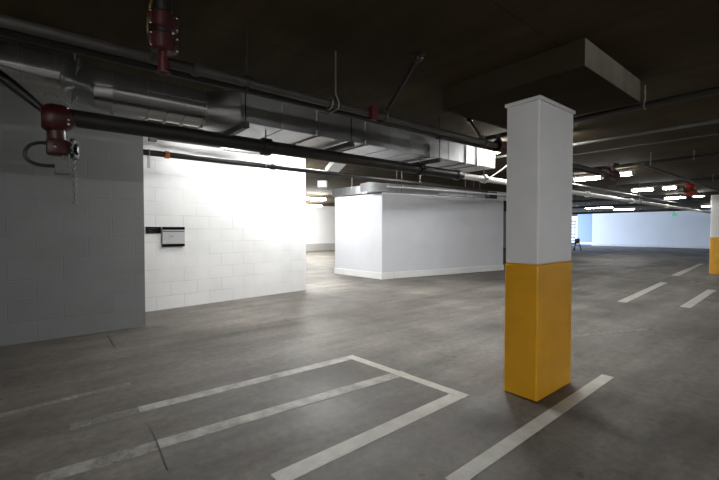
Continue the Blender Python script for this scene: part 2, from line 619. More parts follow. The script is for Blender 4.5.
tr = MB()
circ = [tr.bm.verts.new(p) for p in ring_pts(Dd, RD, n)]
cor = [tr.bm.verts.new((X0, y, z)) for y, z in ((DY1, DZ1), (DY0, DZ1), (DY0, DZ0), (DY1, DZ0))]
for q in range(4):
    for k in range(n // 4):
        i = q * n // 4 + k
        tr.bm.faces.new((circ[i], circ[(i + 1) % n], cor[q]))
    tr.bm.faces.new((circ[q * n // 4], cor[q], cor[q - 1]))
tr.build('square_to_round_transition', M_GALV, duct, True)
secs = [X0] + [at_Y(px, 140, DY0).x for px in (318, 366, 430, 466, 477, 495.5)]
for i, (xa, xb) in enumerate(zip(secs, secs[1:])):
    mat = M_GALVLIT if i >= 4 else M_GALV
    mb = MB().box((xa + 0.002, DY0, DZ0), (xb - 0.002, DY1, DZ1), 0.004)
    if i < 4:
        k = max(1, int((xb - xa) / 0.28))
        for j in range(1, k):
            x = xa + (xb - xa) * j / k
            mb.box((x - 0.003, DY0 - 0.004, DZ0 - 0.004), (x + 0.003, DY1 + 0.004, DZ1 + 0.004))
    o = mb.build('duct_section', mat, duct)
    if i < 5:
        MB().box((xb - 0.012, DY0 - 0.012, DZ0 - 0.012), (xb + 0.012, DY1 + 0.012, DZ1 + 0.012)).build('joint_flange', M_GALV, duct)
MB().box((X0 - 0.012, DY0 - 0.010, DZ0 - 0.010), (X0 + 0.012, DY1 + 0.010, DZ1 + 0.010)).build('joint_flange', M_GALV, duct)


MB().box((at_Y(160, 70, DY0).x, DY0 - 0.006, DZ1), (secs[4], DY0 + 0.012, DZ1 + 0.012)).build('edge_trim', M_TRIM, duct)


def trapeze(x, label):
    t = thing('duct_hanger', label, 'hanger', (x, 3.1, Z1), None)
    MB().box((x - 0.02, DY0 - 0.07, DZ0 - 0.055), (x + 0.02, DY1 + 0.07, DZ0 - 0.013)).build('strut', M_PIPEG, t)
    for y in (DY0 - 0.05, DY1 + 0.05):
        MB().tube([(x, y, DZ0 - 0.06), (x, y, Z1)], 0.005, 8).build('hanger_rod', M_PIPEB, t, True)
    return t


trapeze(at_Y(243, 125, DY0).x, 'dark strut hanger under the boxy duct next to its round transition')
trapeze(at_Y(348, 146, DY0).x, 'dark strut hanger under the middle of the boxy duct')
trapeze(at_Y(436, 158, DY0).x, 'dark strut hanger under the boxy duct nearest the pillar')
xs_ = at_Y(75, 75, 3.3).x
st = thing('duct_strap', 'thin curved metal strap wrapped around the round duct elbow at left', 'strap', (xs_, 3.28, Z1))
arc = [Vector((xs_ + 0.02 * math.sin(a), 3.29 + (RD + 0.012) * math.cos(a), (A1.z + zc) / 2 + 0.01 + (RD + 0.012) * math.sin(a))) for a in [math.radians(d) for d in range(-90, 271, 15)]]
MB().tube(arc, 0.006, 8).build('band', M_STEEL, st, True)
MB().tube([(xs_, 3.29, (A1.z + zc) / 2 + RD), (xs_, 3.29, Z1)], 0.005, 8).build('hanger_rod', M_STEEL, st, True)


# ------------------------------------------------------------------ pipes
def coupling(x, y, z, r, parent, mat, axis='x', name='coupling', bolts=True):
    ax = Vector((1, 0, 0)) if axis == 'x' else (Vector((0, 1, 0)) if axis == 'y' else Vector((0, 0, 1)))
    c = Vector((x, y, z))
    h = r * 0.75
    mb = MB().tube([c - ax * h, c - ax * h * 0.9, c + ax * h * 0.9, c + ax * h], [r * 1.12, r * 1.32, r * 1.32, r * 1.12], 20)
    s = Vector((0, 1, 0)) if axis != 'y' else Vector((1, 0, 0))
    for d in (-1, 1):
        e = c + s * d * r * 1.5
        mb.tube([e - ax * h * 0.5, e + ax * h * 0.5], r * 0.32, 10)
    return mb.build(name, mat, parent, True)


def pipe_x(name, label, cat, y, z, r, x0, x1, mat, couplings=(), cmat=None, seg=20):
    t = thing(name, label, cat, (x0, y, z))
    MB().tube([(x0, y, z), (x1, y, z)], r, seg).build('pipe_run', mat, t, True)
    for x in couplings:
        coupling(x, y, z, r, t, cmat or mat)
    return t


def pipe_y(name, label, cat, x, z, r, y0, y1, mat, couplings=(), cmat=None):
    t = thing(name, label, cat, (x, y0, z))
    MB().tube([(x, y0, z), (x, y1, z)], r, 16).build('pipe_run', mat, t, True)
    for y in couplings:
        coupling(x, y, z, r, t, cmat or mat, 'y')
    return t


def hanger(x, y, z, r, label, zt=Z1, axis=(1, 0, 0), mat=None):
    mat = mat or M_STEEL
    t = thing('pipe_hanger', label, 'hanger', (x, y, zt))
    MB().tube([(x, y, z + r), (x, y, zt)], 0.006, 8).build('hanger_rod', mat, t, True)
    MB().ring((x, y, z), axis, r + 0.006, 0.006, 20, 6).build('clevis_ring', mat, t, True)
    return t


# big black main under the duct, galvanised past the pillar line
MY, MZ = 2.93, 2.086
xv = at_Y(70, 120, MY).x
xg = at_Y(458, 172, MY).x
main = thing('sprinkler_main', 'thick black sprinkler main running under the duct, pale galvanised beyond its reducer', 'pipe', (xv, MY, MZ))
MB().tube([(xv, MY, MZ), (xg, MY, MZ)], 0.052, 24).build('black_run', M_PIPEB, main, True)
MB().tube([(xg - 0.05, MY, MZ), (xg, MY, MZ), (xg + 0.08, MY, MZ)], [0.062, 0.062, 0.042], 24).build('reducer', M_PIPEB, main, True)
MB().tube([(xg + 0.06, MY, MZ), (19.0, MY, MZ)], 0.038, 20).build('galvanised_run', M_PIPEW, main, True)
for px in (266, 420):
    x = at_Y(px, 150, MY).x
    coupling(x, MY, MZ, 0.052, main, M_PIPEB)
for px in (484, 587, 632, 667):
    x = at_Y(px, 195, MY).x
    coupling(x, MY, MZ, 0.042, main, M_PIPEW)
x = at_Y(487, 176, MY).x
MB().tube([(x, MY, MZ), (x + 0.25, MY - 0.05, MZ + 0.14), (x + 0.5, MY - 0.1, MZ + 0.30)], 0.009, 10).build('branch_line', M_PIPEW, main, True)
for px, lab in ((266, 'rod hanger on the black main in front of the bright white wall'), (420, 'rod hanger on the black main right of the white enclosure corner'), (484, 'rod hanger on the galvanised main just left of the near pillar'), (640, 'rod hanger on the galvanised main under the right hand lights')):
    x = at_Y(px, 170, MY).x
    if px in (266, 420):
        t = thing('pipe_hanger', lab, 'hanger', (x, MY, DZ0))
        MB().tube([(x, MY, MZ + 0.052), (x, MY, DZ0)], 0.006, 8).build('hanger_rod', M_STEEL, t, True)
        MB().ring((x, MY, MZ), (1, 0, 0), 0.06, 0.008, 20, 6).build('clevis_ring', M_STEEL, t, True)
    else:
        hanger(x, MY, MZ, 0.042, lab)

# two pipes above / in front of the duct
UY, UZ = 2.30, 2.315
xr2 = at_Y(611, 168, UY).x
uxs = [at_Y(px, 100, UY).x for px in (196, 247, 366, 400, 450)]
up1 = pipe_x('sprinkler_line', 'upper grey steel pipe running just below the ceiling in front of the duct', 'pipe', UY, UZ, 0.027, -3.0, xr2, M_PIPEG, [uxs[0]], M_PIPEG)
up2 = pipe_x('sprinkler_line', 'black steel pipe directly behind the upper grey pipe, along the duct top edge', 'pipe', UY + 0.13, UZ + 0.012, 0.030, -3.0, xr2, M_PIPEB, [uxs[4]], M_PIPEB)
hx = at_Y(332, 95, UY).x
hg = thing('pipe_hanger', 'pale hooked rod hanger on the upper pipes left of the red tag', 'hanger', (hx, UY, Z1))
MB().tube([(hx, UY - 0.045, Z1), (hx, UY - 0.045, UZ + 0.06), (hx + 0.02, UY - 0.06, UZ), (hx + 0.02, UY - 0.05, UZ - 0.04), (hx, UY - 0.01, UZ - 0.055), (hx - 0.01, UY + 0.05, UZ - 0.06), (hx - 0.01, UY + 0.13, UZ - 0.03)], 0.006, 8).build('hanger_rod', M_STEEL, hg, True)
MB().ring((hx - 0.02, UY, UZ), (1, 0, 0), 0.04, 0.007, 20, 6).build('clevis_ring', M_STEEL, hg, True)
for px, lab in ((247, 'short rod hanger on the upper pipes above the bright white wall'),):
    x = at_Y(px, 85, UY).x
    hanger(x, UY, UZ, 0.034, lab, mat=M_PIPEB)


def brace(p_low, p_high, label):
    t = thing('sway_brace', label, 'pipe brace', p_high)
    MB().tube([p_low, p_high], 0.015, 12).build('brace_pipe', M_PIPEB, t, True)
    p = Vector(p_high)
    MB().box((p.x - 0.035, p.y - 0.04, Z1 - 0.012), (p.x + 0.035, p.y + 0.04, Z1)).ball((p.x, p.y, Z1 - 0.03), 0.032).build('anchor_bracket', M_PIPEB, t)
    MB().ball((p.x + 0.012, p.y - 0.03, Z1 - 0.035), 0.011).build('anchor_bolt', M_BOLT, t, True)
    q = Vector(p_low)
    mb = MB().ring((q.x, UY, UZ), (1, 0, 0), 0.042, 0.009, 20, 6).box((q.x - 0.02, q.y - 0.02, q.z - 0.01), (q.x + 0.02, q.y + 0.02, q.z + 0.035), 0.004)
    mb.build('pipe_clamp', M_PIPEG, t)
    return t


pb = at_z(418, 58, Z1 - 0.03)
xb = at_Y(384, 113, UY).x
brace((xb, UY - 0.02, UZ + 0.036), (pb.x, pb.y, Z1 - 0.03), 'black diagonal brace pipe rising from the pipes to the mid ceiling')
pb2 = at_z(469, 120, Z1 - 0.03)
xb2 = at_Y(484, 137, UY).x
brace((xb2, UY + 0.02, UZ + 0.036), (pb2.x, pb2.y, Z1 - 0.03), 'short black brace pipe just left of the near pillar top')
# red tag on the pipe
xt = at_Y(373, 117, UY - 0.05).x
tg = MB().box((xt - 0.03, UY - 0.075, UZ - 0.065), (xt + 0.03, UY - 0.036, UZ + 0.045), 0.006).build('hanging_tag', M_RED2, None, False, (xt, UY - 0.05, UZ))
tag(tg, 'small red tag clipped on the upper pipes left of the diagonal brace', 'tag')
# dark red valve behind the pillar top
xr = at_Y(502, 134, UY).x
rv = thing('pipe_valve', 'dark red valve on the upper pipe half hidden by the near pillar top', 'valve', (xr, UY, UZ))
MB().tube([(xr - 0.11, UY, UZ), (xr - 0.10, UY, UZ), (xr - 0.04, UY, UZ), (xr + 0.04, UY, UZ), (xr + 0.12, UY, UZ)], [0.06, 0.065, 0.05, 0.065, 0.065], 18).build('valve_body', M_RED, rv, True)
MB().tube([(xr - 0.05, UY - 0.02, UZ + 0.03), (xr - 0.14, UY - 0.03, UZ + 0.09), (xr - 0.20, UY - 0.03, UZ + 0.07)], 0.02, 10).build('lever', M_BLACK, rv, True)
xr2 = at_Y(611, 168, UY).x
rv = thing('pipe_valve', 'red valve beside the first row of lights right of the near pillar', 'valve', (xr2, UY, UZ))
MB().tube([(xr2 - 0.25, UY, UZ), (xr2 - 0.2, UY, UZ), (xr2, UY, UZ), (xr2 + 0.2, UY, UZ), (xr2 + 0.25, UY, UZ)], [0.06, 0.08, 0.05, 0.08, 0.06], 18).build('valve_body', M_RED, rv, True)
MB().tube([(xr2 + 0.05, UY, UZ), (xr2 + 0.05, UY - 0.02, UZ + 0.16)], 0.03, 10).tube([(xr2 - 0.05, UY - 0.02, UZ + 0.15), (xr2 + 0.2, UY - 0.02, UZ + 0.17)], 0.035, 10).build('actuator', M_RED, rv, True)
p3 = at_z(690, 192, 2.38)
rv = thing('pipe_valve', 'small orange red valve among the lights near the distant pillar', 'valve', p3)
MB().tube([p3 + Vector((-0.35, 0, 0)), p3 + Vector((-0.25, 0, 0)), p3 + Vector((0.25, 0, 0)), p3 + Vector((0.35, 0, 0))], [0.07, 0.10, 0.10, 0.07], 14).build('valve_body', M_RED3, rv, True)
MB().tube([p3 + Vector((0.25, 0, 0)), Vector((p3.x + 0.25, p3.y, Z1))], 0.008, 6).build('hanger_rod', M_STEEL, rv)
MB().tube([p3, p3 + Vector((0, 0, 0.20))], 0.05, 10).build('stem', M_RED3, rv, True)
MB().ring(p3 + Vector((0, 0, 0.16)), (0.3, 0.9, 0), 0.12, 0.03, 16, 6).build('hand_wheel', M_RED3, rv, True)
for s in (-1, 1):
    MB().tube([p3 + Vector((0.3 * s, 0, 0)), p3 + Vector((0.9 * s, 0, 0))], 0.05, 12).build('pipe_stub', M_PIPEG, rv, True)

# thin black pipe and conduit against the white wall
TY, TZ = 6.75, 2.68
pa, pe = at_Y(146, 153.7, TY), at_Y(306, 169.6, TY)
tz = (pa.z + pe.z) / 2
tp = pipe_x('sprinkler_line', 'slim black pipe with orange couplings crossing the bright white wall', 'pipe', TY, tz, 0.046, 0.9, 10.5, M_PIPEB, [at_Y(273, 165, TY).x], M_PIPEB)
coupling(at_Y(167, 156, TY).x, TY, tz, 0.046, tp, M_COPPER)
for px, lab in ((265, 'thin rod hanger on the slim pipe at the bright white wall'), (420, 'thin rod hanger on the slim pipe above the white enclosure')):
    hanger(at_Y(px, 165, TY).x, TY, tz, 0.046, lab, Z2)
ca = at_Y(152, 138.5, 7.2)
cb_ = at_Y(222, 146.5, 7.2)
cdt = thing('conduit', 'thin dark conduit feeding the strip light on the white wall', 'conduit', ca)
zc_ = (ca.z + cb_.z) / 2
MB().tube([(ca.x, 7.2, zc_), (cb_.x + 0.02, 7.2, zc_)], 0.02, 12).build('conduit_run', M_PIPEB, cdt, True)
MB().box((ca.x - 0.05, 7.14, zc_ - 0.06), (ca.x + 0.07, 7.26, zc_ + 0.06), 0.01).build('junction_box', M_GBOX, cdt)
for x in (ca.x + 0.02, (ca.x + cb_.x) / 2):
    MB().tube([(x, 7.2, zc_), (x, 7.2, Z2)], 0.006, 8).build('hanger_rod', M_STEEL, cdt, True)
# bracket at the wall corner
bk = at_Y(149, 161, 6.75)
t = thing('mounting_bracket', 'small pale bracket below the slim pipe at the wall corner', 'bracket', bk)
MB().box((bk.x - 0.02, 6.73, bk.z - 0.10), (bk.x + 0.02, 6.77, tz - 0.030), 0.004).build('plate', M_WPLAST, t)
MB().ring((bk.x, TY, tz), (1, 0, 0), 0.052, 0.008, 18, 6).build('clamp', M_STEEL, t, True)

# ------------------------------------------------------------------ control valve with chain at the left
vz = lambda x, y: at_Y(x, y, MY - 0.02)
v0 = vz(53, 121)
va = thing('control_valve', 'dark red chain-operated sprinkler valve hanging in front of the grey wall', 'valve', (v0.x, v0.y, v0.z))
pA, pB = vz(41, 120), vz(72, 121)
MB().tube([(pA.x, v0.y, MZ - 0.025), (pA.x + 0.02, v0.y, MZ - 0.025), (v0.x, v0.y, MZ - 0.025), (pB.x - 0.03, v0.y, MZ - 0.01), (pB.x, v0.y, MZ)], [0.06, 0.076, 0.088, 0.076, 0.06], 22).build('valve_body', M_RED, va, True)
for s in (-1, 1):
    for h in (-1, 1):
        MB().ball((pB.x - 0.02, v0.y - 0.078 * (1 if s < 0 else 0.75), MZ + 0.045 * h - 0.01 * s), 0.008).build('bolt', M_BOLT, va, True)
q = vz(58, 147)
MB().tube([(v0.x + 0.01, v0.y, MZ - 0.06), (v0.x + 0.02, v0.y, q.z)], 0.045, 16).build('neck', M_RED, va, True)
qa, qb = vz(46, 147), vz(69, 147)
MB().box((qa.x, v0.y - 0.06, vz(58, 155.5).z), (qb.x, v0.y + 0.06, vz(58, 140).z), 0.018).build('gear_housing', M_RED, va, True)
MB().ball((vz(55, 148).x, v0.y - 0.062, vz(55, 148).z), 0.011).build('indicator', M_BOLT, va, True)
wc = vz(74, 150)
wh = MB().ring((wc.x, v0.y - 0.02, wc.z), (1, -0.45, 0), 0.045, 0.013, 22, 8)
for k in range(12):
    a = k * PI / 6
    d = Vector((0.41, 0.91, 0)) * math.cos(a) + Vector((0, 0, 1)) * math.sin(a)
    wh.ball(Vector((wc.x, v0.y - 0.02, wc.z)) + d * 0.058, 0.009)
wh.tube([(qb.x - 0.01, v0.y, wc.z), (wc.x + 0.02, v0.y - 0.02, wc.z)], 0.02, 10)
wh.build('chain_wheel', M_BLACK, va, True)
ch = MB()
c0, c1 = vz(73.0, 157), vz(74.5, 203)
cyy = v0.y - 0.05
nl = 17
for k in range(nl):
    z = c0.z + (c1.z - c0.z) * k / (nl - 1)
    xx = c0.x + (c1.x - c0.x) * k / (nl - 1)
    ch.ring((xx, cyy, z), (1, 0, 0) if k % 2 else (0, 1, 0), 0.0095, 0.0034, 10, 5)
ch.build('chain', M_STEEL, va, True)
ba, bb = vz(55, 174), vz(70.5, 161.5)
MB().box((ba.x, v0.y - 0.05, ba.z), (bb.x, v0.y + 0.03, bb.z), 0.004).build('junction_box', M_GBOX, va)
MB().tube([(vz(64, 155).x, v0.y - 0.01, vz(64, 154).z), (vz(64, 163).x, v0.y - 0.01, vz(64, 163).z)], 0.014, 10).build('nipple', M_GBOX, va, True)
hose = [vz(*p) for p in ((47, 143), (38, 142.5), (30, 144.5), (25, 150), (25, 157), (30, 162), (38, 165), (47, 166), (56, 166))]
pts = []
for i in range(len(hose) - 1):
    for k in range(4):
        pts.append(hose[i].lerp(hose[i + 1], k / 4))
pts.append(hose[-1])
for _ in range(3):
    pts = [pts[0]] + [(pts[i - 1] + pts[i] * 2 + pts[i + 1]) / 4 for i in range(1, len(pts) - 1)] + [pts[-1]]
MB().tube(pts, 0.010, 10).build('cable_loop', M_BLACK, va, True)
# riser leaving the valve up and to the left
e0 = vz(46, 112)
e1 = at_Y(14, 86, MY + 0.05)
MB().tube([(pA.x + 0.03, v0.y, MZ + 0.02), (e0.x, e0.y, e0.z), (e1.x, e1.y, e1.z), (e1.x - 0.12, e1.y + 0.02, e1.z + 0.10), (e1.x - 0.22, e1.y + 0.02, 2.32), (e1.x - 0.22, e1.y + 0.02, Z1)], 0.03, 16).build('riser_pipe', M_PIPEB, va, True)

MB().tube([(e1.x - 0.22, e1.y + 0.02, Z1 - 0.012), (e1.x - 0.22, e1.y + 0.02, Z1)], 0.06, 16).build('ceiling_flange', M_PIPEB, va, True)
# ------------------------------------------------------------------ red coupled riser at top left
RY = 2.08
ra = lambda x, y: at_Y(x, y, RY)
rx = ra(163, 35).x
rs = thing('riser_assembly', 'vertical pipe drop with stacked dark red couplings at the top left', 'riser', (rx, RY, Z1))
zt0, zt1 = ra(163, 8).z, ra(163, 53).z
MB().tube([(rx, RY, zt1 + 0.02), (rx, RY, Z1)], 0.045, 18).build('pipe_run', M_PIPEB, rs, True)
MB().tube([(rx, RY, Z1 - 0.012), (rx, RY, Z1)], 0.08, 18).build('ceiling_flange', M_PIPEB, rs, True)
for k, (ya, yb) in enumerate(((14, 31), (35, 52))):
    za, zb = ra(163, ya).z, ra(163, yb).z
    cp = MB().tube([(rx, RY, zb), (rx, RY, zb + 0.008), (rx, RY, za - 0.008), (rx, RY, za)], [0.046, 0.053, 0.053, 0.046], 22)
    for s in (-1, 1):
        cp.box((rx + s * 0.052 - 0.014, RY - 0.02, zb + 0.006), (rx + s * 0.052 + 0.014, RY + 0.02, za - 0.006), 0.006)
    cpo = cp.build('coupling', M_RED, rs, True)
    for s in (-1, 1):
        for zz in (za - 0.012, zb + 0.012):
            MB().ball((rx + s * 0.057, RY - 0.024, zz), 0.007).build('bolt', M_BOLT, cpo, True)
zl0, zl1 = ra(163, 60).z, ra(163, 73).z
MB().tube([(rx, RY, zt1 + 0.02), (rx, RY, zl1)], 0.020, 12).tube([(rx, RY, zl0), (rx, RY, zl1 + 0.004), (rx, RY, zl1)], [0.026, 0.026, 0.034], 14).build('drain_fitting', M_RED2, rs, True)
MB().tube([(rx, RY, UZ), (rx, UY, UZ)], 0.026, 12).build('tee_branch', M_PIPEG, rs, True)
yw = [ra(*p) for p in ((153, -8), (151, 4), (148, 18), (147.5, 30), (150.5, 42))]
MB().tube(yw, 0.006, 8).build('wire', M_YWIRE, rs, True)

# ------------------------------------------------------------------ pipes across the right-hand ceiling
xr = at_z(660, 102, 2.50)
pr1 = pipe_y('branch_pipe', 'black branch pipe passing behind the ceiling drop panel at right', 'pipe', max(xr.x, 3.99), 2.50, 0.028, -6, 3.8, M_PIPEB)
MB().tube([(max(xr.x, 3.99), 3.6, 2.5), (max(xr.x, 3.99), 3.6, Z1)], 0.006, 6).build('hanger_rod', M_STEEL, pr1)
hp = at_X(645, 104, max(xr.x, 3.99))
hanger(max(xr.x, 3.99), hp.y, 2.50, 0.028, 'rod hanger on the black branch pipe right of the drop panel', axis=(0, 1, 0))
for px, py, z, r, mat, lab in (
    (660, 130.5, 2.56, 0.020, M_COND, 'thicker pale grey conduit crossing the right hand ceiling'),
    (660, 142.3, 2.60, 0.011, M_PIPEG, 'thinnest grey conduit crossing the right hand ceiling'),
    (690, 158.0, 2.56, 0.030, M_PIPEB, 'black branch pipe in front of the first row of lights at right'),
    (690, 181.0, 2.56, 0.038, M_PIPEB, 'black branch pipe level with the distant pillar top'),
):
    p = at_z(px, py, z)
    t = pipe_y('branch_pipe' if mat is M_PIPEB else 'conduit', lab, 'pipe' if mat is M_PIPEB else 'conduit', p.x, z, r, -7, 3.8, mat)
    if mat is M_PIPEB:
        MB().tube([(p.x, 3.6, z), (p.x, 3.6, Z1)], 0.006, 6).build('hanger_rod', M_STEEL, t)
    if r == 0.020:
        MB().ball((p.x, at_X(697, 121, p.x).y, z + 0.015), 0.02).build('clip', M_BOLT, t, True)
    if mat is M_PIPEB:
        hx_, hl = (694, 'thin rod hanger on the black pipe before the first right hand lights') if py < 170 else (713, 'thin rod hanger above the distant pillar')
        hq = at_X(hx_, py, p.x)
        hanger(p.x, hq.y, z, r, hl, axis=(0, 1, 0))
    else:
        for yy in (-3.0, 0.4, 3.0):
            MB().box((p.x - 0.012, yy - 0.012, z), (p.x + 0.012, yy + 0.012, Z1)).build('hanger_clip', M_PIPEG, t)
for y_, z_, r_, x0_, x1_, mat, lab in ((3.62, 2.42, 0.022, 8.6, 24.0, M_PIPEG, 'grey conduit running lengthwise between the right hand light rows'), (1.9, 2.43, 0.020, 7.2, 22.0, M_PIPEG, 'grey conduit running lengthwise above the orange valve')):
    t = pipe_x('conduit', lab, 'conduit', y_, z_, r_, x0_, x1_, mat)
    for x_ in (x0_ + 0.4, (x0_ + x1_) / 2, x1_ - 0.4):
        MB().tube([(x_, y_, z_), (x_, y_, Z1)], 0.008, 6).build('hanger_rod', M_STEEL, t)
# more dark lines deeper in the garage
for X_, z, r, lab in ((15.2, 2.50, 0.045, 'dark pipe crossing between the second and third light rows'), (19.5, 2.52, 0.05, 'dark pipe crossing behind the third light row'), (27.0, 2.56, 0.06, 'dark pipe crossing deepest before the far end wall')):
    t = pipe_y('branch_pipe', lab, 'pipe', X_, z, r, -7, 14, M_PIPEB)
    MB().tube([(X_, 2.0, z), (X_, 2.0, Z1)], 0.008, 6).build('hanger_rod', M_STEEL, t)
    MB().tube([(X_, 10.0, z), (X_, 10.0, Z2)], 0.008, 6).build('hanger_rod', M_STEEL, t)


# ------------------------------------------------------------------ strip lights
def strip_light(c, length, label, axis='y', z=None, zt=None, lens=None, w=0.14):
    c = Vector(c)
    lens = lens or L_MAIN
    t = thing('ceiling_light', label, 'ceiling light', (c.x, c.y, c.z), None)
    hl = length / 2

    def bx(a0, a1, b0, b1, z0, z1, bev=0.0):
        if axis == 'y':
            return MB().box((c.x + b0, c.y + a0, c.z + z0), (c.x + b1, c.y + a1, c.z + z1), bev)
        return MB().box((c.x + a0, c.y + b0, c.z + z0), (c.x + a1, c.y + b1, c.z + z1), bev)
    bx(-hl, hl, -w / 2, w / 2, 0.0, 0.035, 0.003).build('housing', M_WPLAST, t)
    bx(-hl + 0.03, hl - 0.03, -w / 2 + 0.012, w / 2 - 0.012, -0.06, 0.0, 0.02).build('lens', lens, t)
    for s in (-1, 1):
        bx(s * hl - 0.015, s * hl + 0.015, -w / 2, w / 2, -0.062, 0.036, 0.003).build('end_cap', M_WPLAST, t)
    zt = zt if zt is not None else (Z1 if c.y < YS else Z2)
    if zt - c.z > 0.045:
        for s in (-0.7, 0.7):
            bx(s * hl - 0.004, s * hl + 0.004, -0.004, 0.004, 0.03, zt - c.z + 0.004).build('hanger_rod', M_STEEL, t)
    return t


def px_light(x, y, width, z, label, **k):
    c = at_z(x, y, z)
    d = (c - EYE).dot(FW)
    # length that shows WIDTH pixels when the light lies along Y
    u = (c - EYE).dot(RT) / d
    ppm = F_PX / d * abs(RT.y - u * FW.y)
    return strip_light(c, max(0.3, width / ppm), label, **k)


px_light(588, 177.5, 27, 2.60, 'lit strip light right beside the near pillar, left of the red valve')
px_light(623, 173, 20, 2.60, 'lit strip light immediately right of the red valve')
px_light(643, 189, 22, 2.60, 'lit strip light in the second row, above the pale pipe')
px_light(670, 187, 11, 2.60, 'short lit strip light in the second row left of the orange valve')
px_light(675, 197, 21, 2.60, 'lit strip light left of and below the orange valve')
px_light(698.5, 195, 12, 2.60, 'lit strip light just right of the orange valve')
px_light(706, 206, 9, 2.60, 'lit strip light touching the left side of the distant pillar')
px_light(599, 207, 28, 2.62, 'long lit strip light above the left end of the far wall')
px_light(624, 209, 21, 2.62, 'lit strip light above the far wall, second from its left end')
px_light(643, 210.8, 7, 2.62, 'small round-looking light just above the middle of the far wall')
px_light(575, 206.5, 6, 2.62, 'lit strip light tip peeking out by the near pillar edge')
strip_light((5.2, 2.72, 2.62), 1.1, 'lit strip light mostly hidden behind the near pillar top', lens=L_MAIN)
# by the white wall and in the room behind
l0 = at_Y(222, 146.5, 7.15)
strip_light((l0.x + 0.45, 7.15, l0.z - 0.0), 0.9, 'unlit strip light at the top of the white wall, at the end of its conduit', 'x', lens=M_WPLAST)
strip_light((2.35, 6.9, 3.05), 0.9, 'added fill light near the wall corner, hidden behind the thick black main', 'x', lens=L_FILL_CORNER)  # added unseen lamp, evens out the left part of the white wall
strip_light((4.2, 7.0, 3.05), 1.2, 'lit strip light in front of the white wall, hidden behind the thick black main', 'x', lens=L_WALL)
strip_light((5.0, 9.7, 3.02), 1.2, 'added fill light tucked behind the white wall end, facing the enclosure', 'y', lens=L_FILL_ENC)  # added lamp out of view, brightens the enclosure's left face
strip_light((3.4, 5.0, 3.1), 1.2, 'added fill light over the lane before the white wall, hidden behind the duct', 'y', lens=L_FILL_LANE)  # added hidden lamp, brightens the middle of the floor
strip_light((7.6, 5.3, 3.11), 1.2, 'added fill light over the lane, hidden behind the boxy duct', 'y', lens=L_FILL_SIDE)  # added hidden lamp, brightens the lane floor and enclosure front
def skew_box(a, b, hw, z0, z1, name, mat, parent):
    a, b = Vector((a.x, a.y, 0)), Vector((b.x, b.y, 0))
    u = (b - a).normalized()
    v = Vector((-u.y, u.x, 0))
    return obox(MB(), a, u, v, 0, (b - a).length, -hw, hw, z0, z1).build(name, mat, parent)


def obox(mb, o, u, v, u0, u1, v0, v1, z0, z1):
    pts = [o + u * u0 + v * v0, o + u * u1 + v * v0, o + u * u1 + v * v1, o + u * u0 + v * v1]
    return mb.prism(pts, z0, z1)


ga, gb = at_z(342, 161.5, 2.98), at_z(331, 174, 2.98)
tk = thing('cable_trunk', 'cream painted square trunk slanting under the ceiling above the opening', 'trunk', (ga.x, ga.y, 2.98))
skew_box(ga, gb, 0.16, 2.98, 3.14, 'trunk_body', M_WPLAST, tk)
MB().tube([((ga.x + gb.x) / 2, (ga.y + gb.y) / 2, 3.1), ((ga.x + gb.x) / 2, (ga.y + gb.y) / 2, Z2)], 0.01, 8).build('hanger_rod', M_STEEL, tk)
ga = at_z(323, 188, 2.90)
tk = thing('ceiling_box', 'small white box hanging under the ceiling deeper in the opening', 'box', (ga.x, ga.y, 2.9))
skew_box(ga - RT * 0.16, ga + RT * 0.16, 0.3, 2.90, 3.12, 'box_body', M_WPLAST, tk)
MB().tube([(ga.x, ga.y, 3.1), (ga.x, ga.y, Z2)], 0.01, 8).build('hanger_rod', M_STEEL, tk)
for X_, Y_, lab in ((10.2, 16.2, 'strip light near the back of the room behind the opening'), (12.8, 20.5, 'strip light farthest back in the room behind the opening'), (8.2, 20.0, 'strip light at the back left of the room behind the opening')):
    strip_light((X_, Y_, 3.02), 1.4, lab, 'x', lens=L_FAR)
# behind the camera the same rows go on
for X_, Y_, lab, ln in ((-3.6, -4.4, 'strip light over the bay behind the viewer at left', L_BACKL), (4.5, -6.5, 'strip light over the bay behind the viewer at right', L_BACK), (11.5, -5.0, 'strip light over the bay at far right out of view', L_BACK)):
    strip_light((X_, Y_, 2.62), 1.3, lab, 'y', lens=ln)

# ------------------------------------------------------------------ ducts over the enclosure
nrm = Vector((eu.y, -eu.x, 0))
d2 = thing('air_duct', 'smaller galvanised duct running along the top of the white enclosure', 'air duct', b0 + nrm * 0.1 + Vector((0, 0, 2.5)))


def obox(mb, o, u, v, u0, u1, v0, v1, z0, z1):
    pts = [o + u * u0 + v * v0, o + u * u1 + v * v0, o + u * u1 + v * v1, o + u * u0 + v * v1]
    return mb.prism(pts, z0, z1)


nS = 9
for k in range(nS):
    a, b = -0.5 + k * 0.66, -0.5 + (k + 1) * 0.66 - 0.012
    obox(MB(), b0, eu, nrm, a, b, -0.40, 0.10, 2.53, 2.77).build('duct_section', M_GALV, d2)
    if k:
        obox(MB(), b0, eu, nrm, a - 0.02, a + 0.008, -0.41, 0.11, 2.52, 2.78).build('joint_flange', M_GALV, d2)
for u_ in (0.6, 3.2):
    q0 = b0 + eu * u_ + nrm * 0.12
    MB().tube([(q0.x, q0.y, 2.5), (q0.x, q0.y, Z2)], 0.008, 8).build('hanger_rod', M_STEEL, d2, True)
d3 = thing('air_duct', 'galvanised side duct over the left face of the white enclosure', 'air duct', b0 + Vector((0, 0, 2.5)))
nl_ = Vector((ev.y, -ev.x, 0))
if nl_.x > 0:
    nl_ = -nl_
for k in range(3):
    obox(MB(), b0, ev, nl_, 0.55 + k * 0.55, 0.55 + (k + 1) * 0.55 - 0.012, -0.40, 0.06, 2.53, 2.77).build('duct_section', M_GALV, d3)
q0 = b0 + ev * 1.2 + nl_ * 0.08
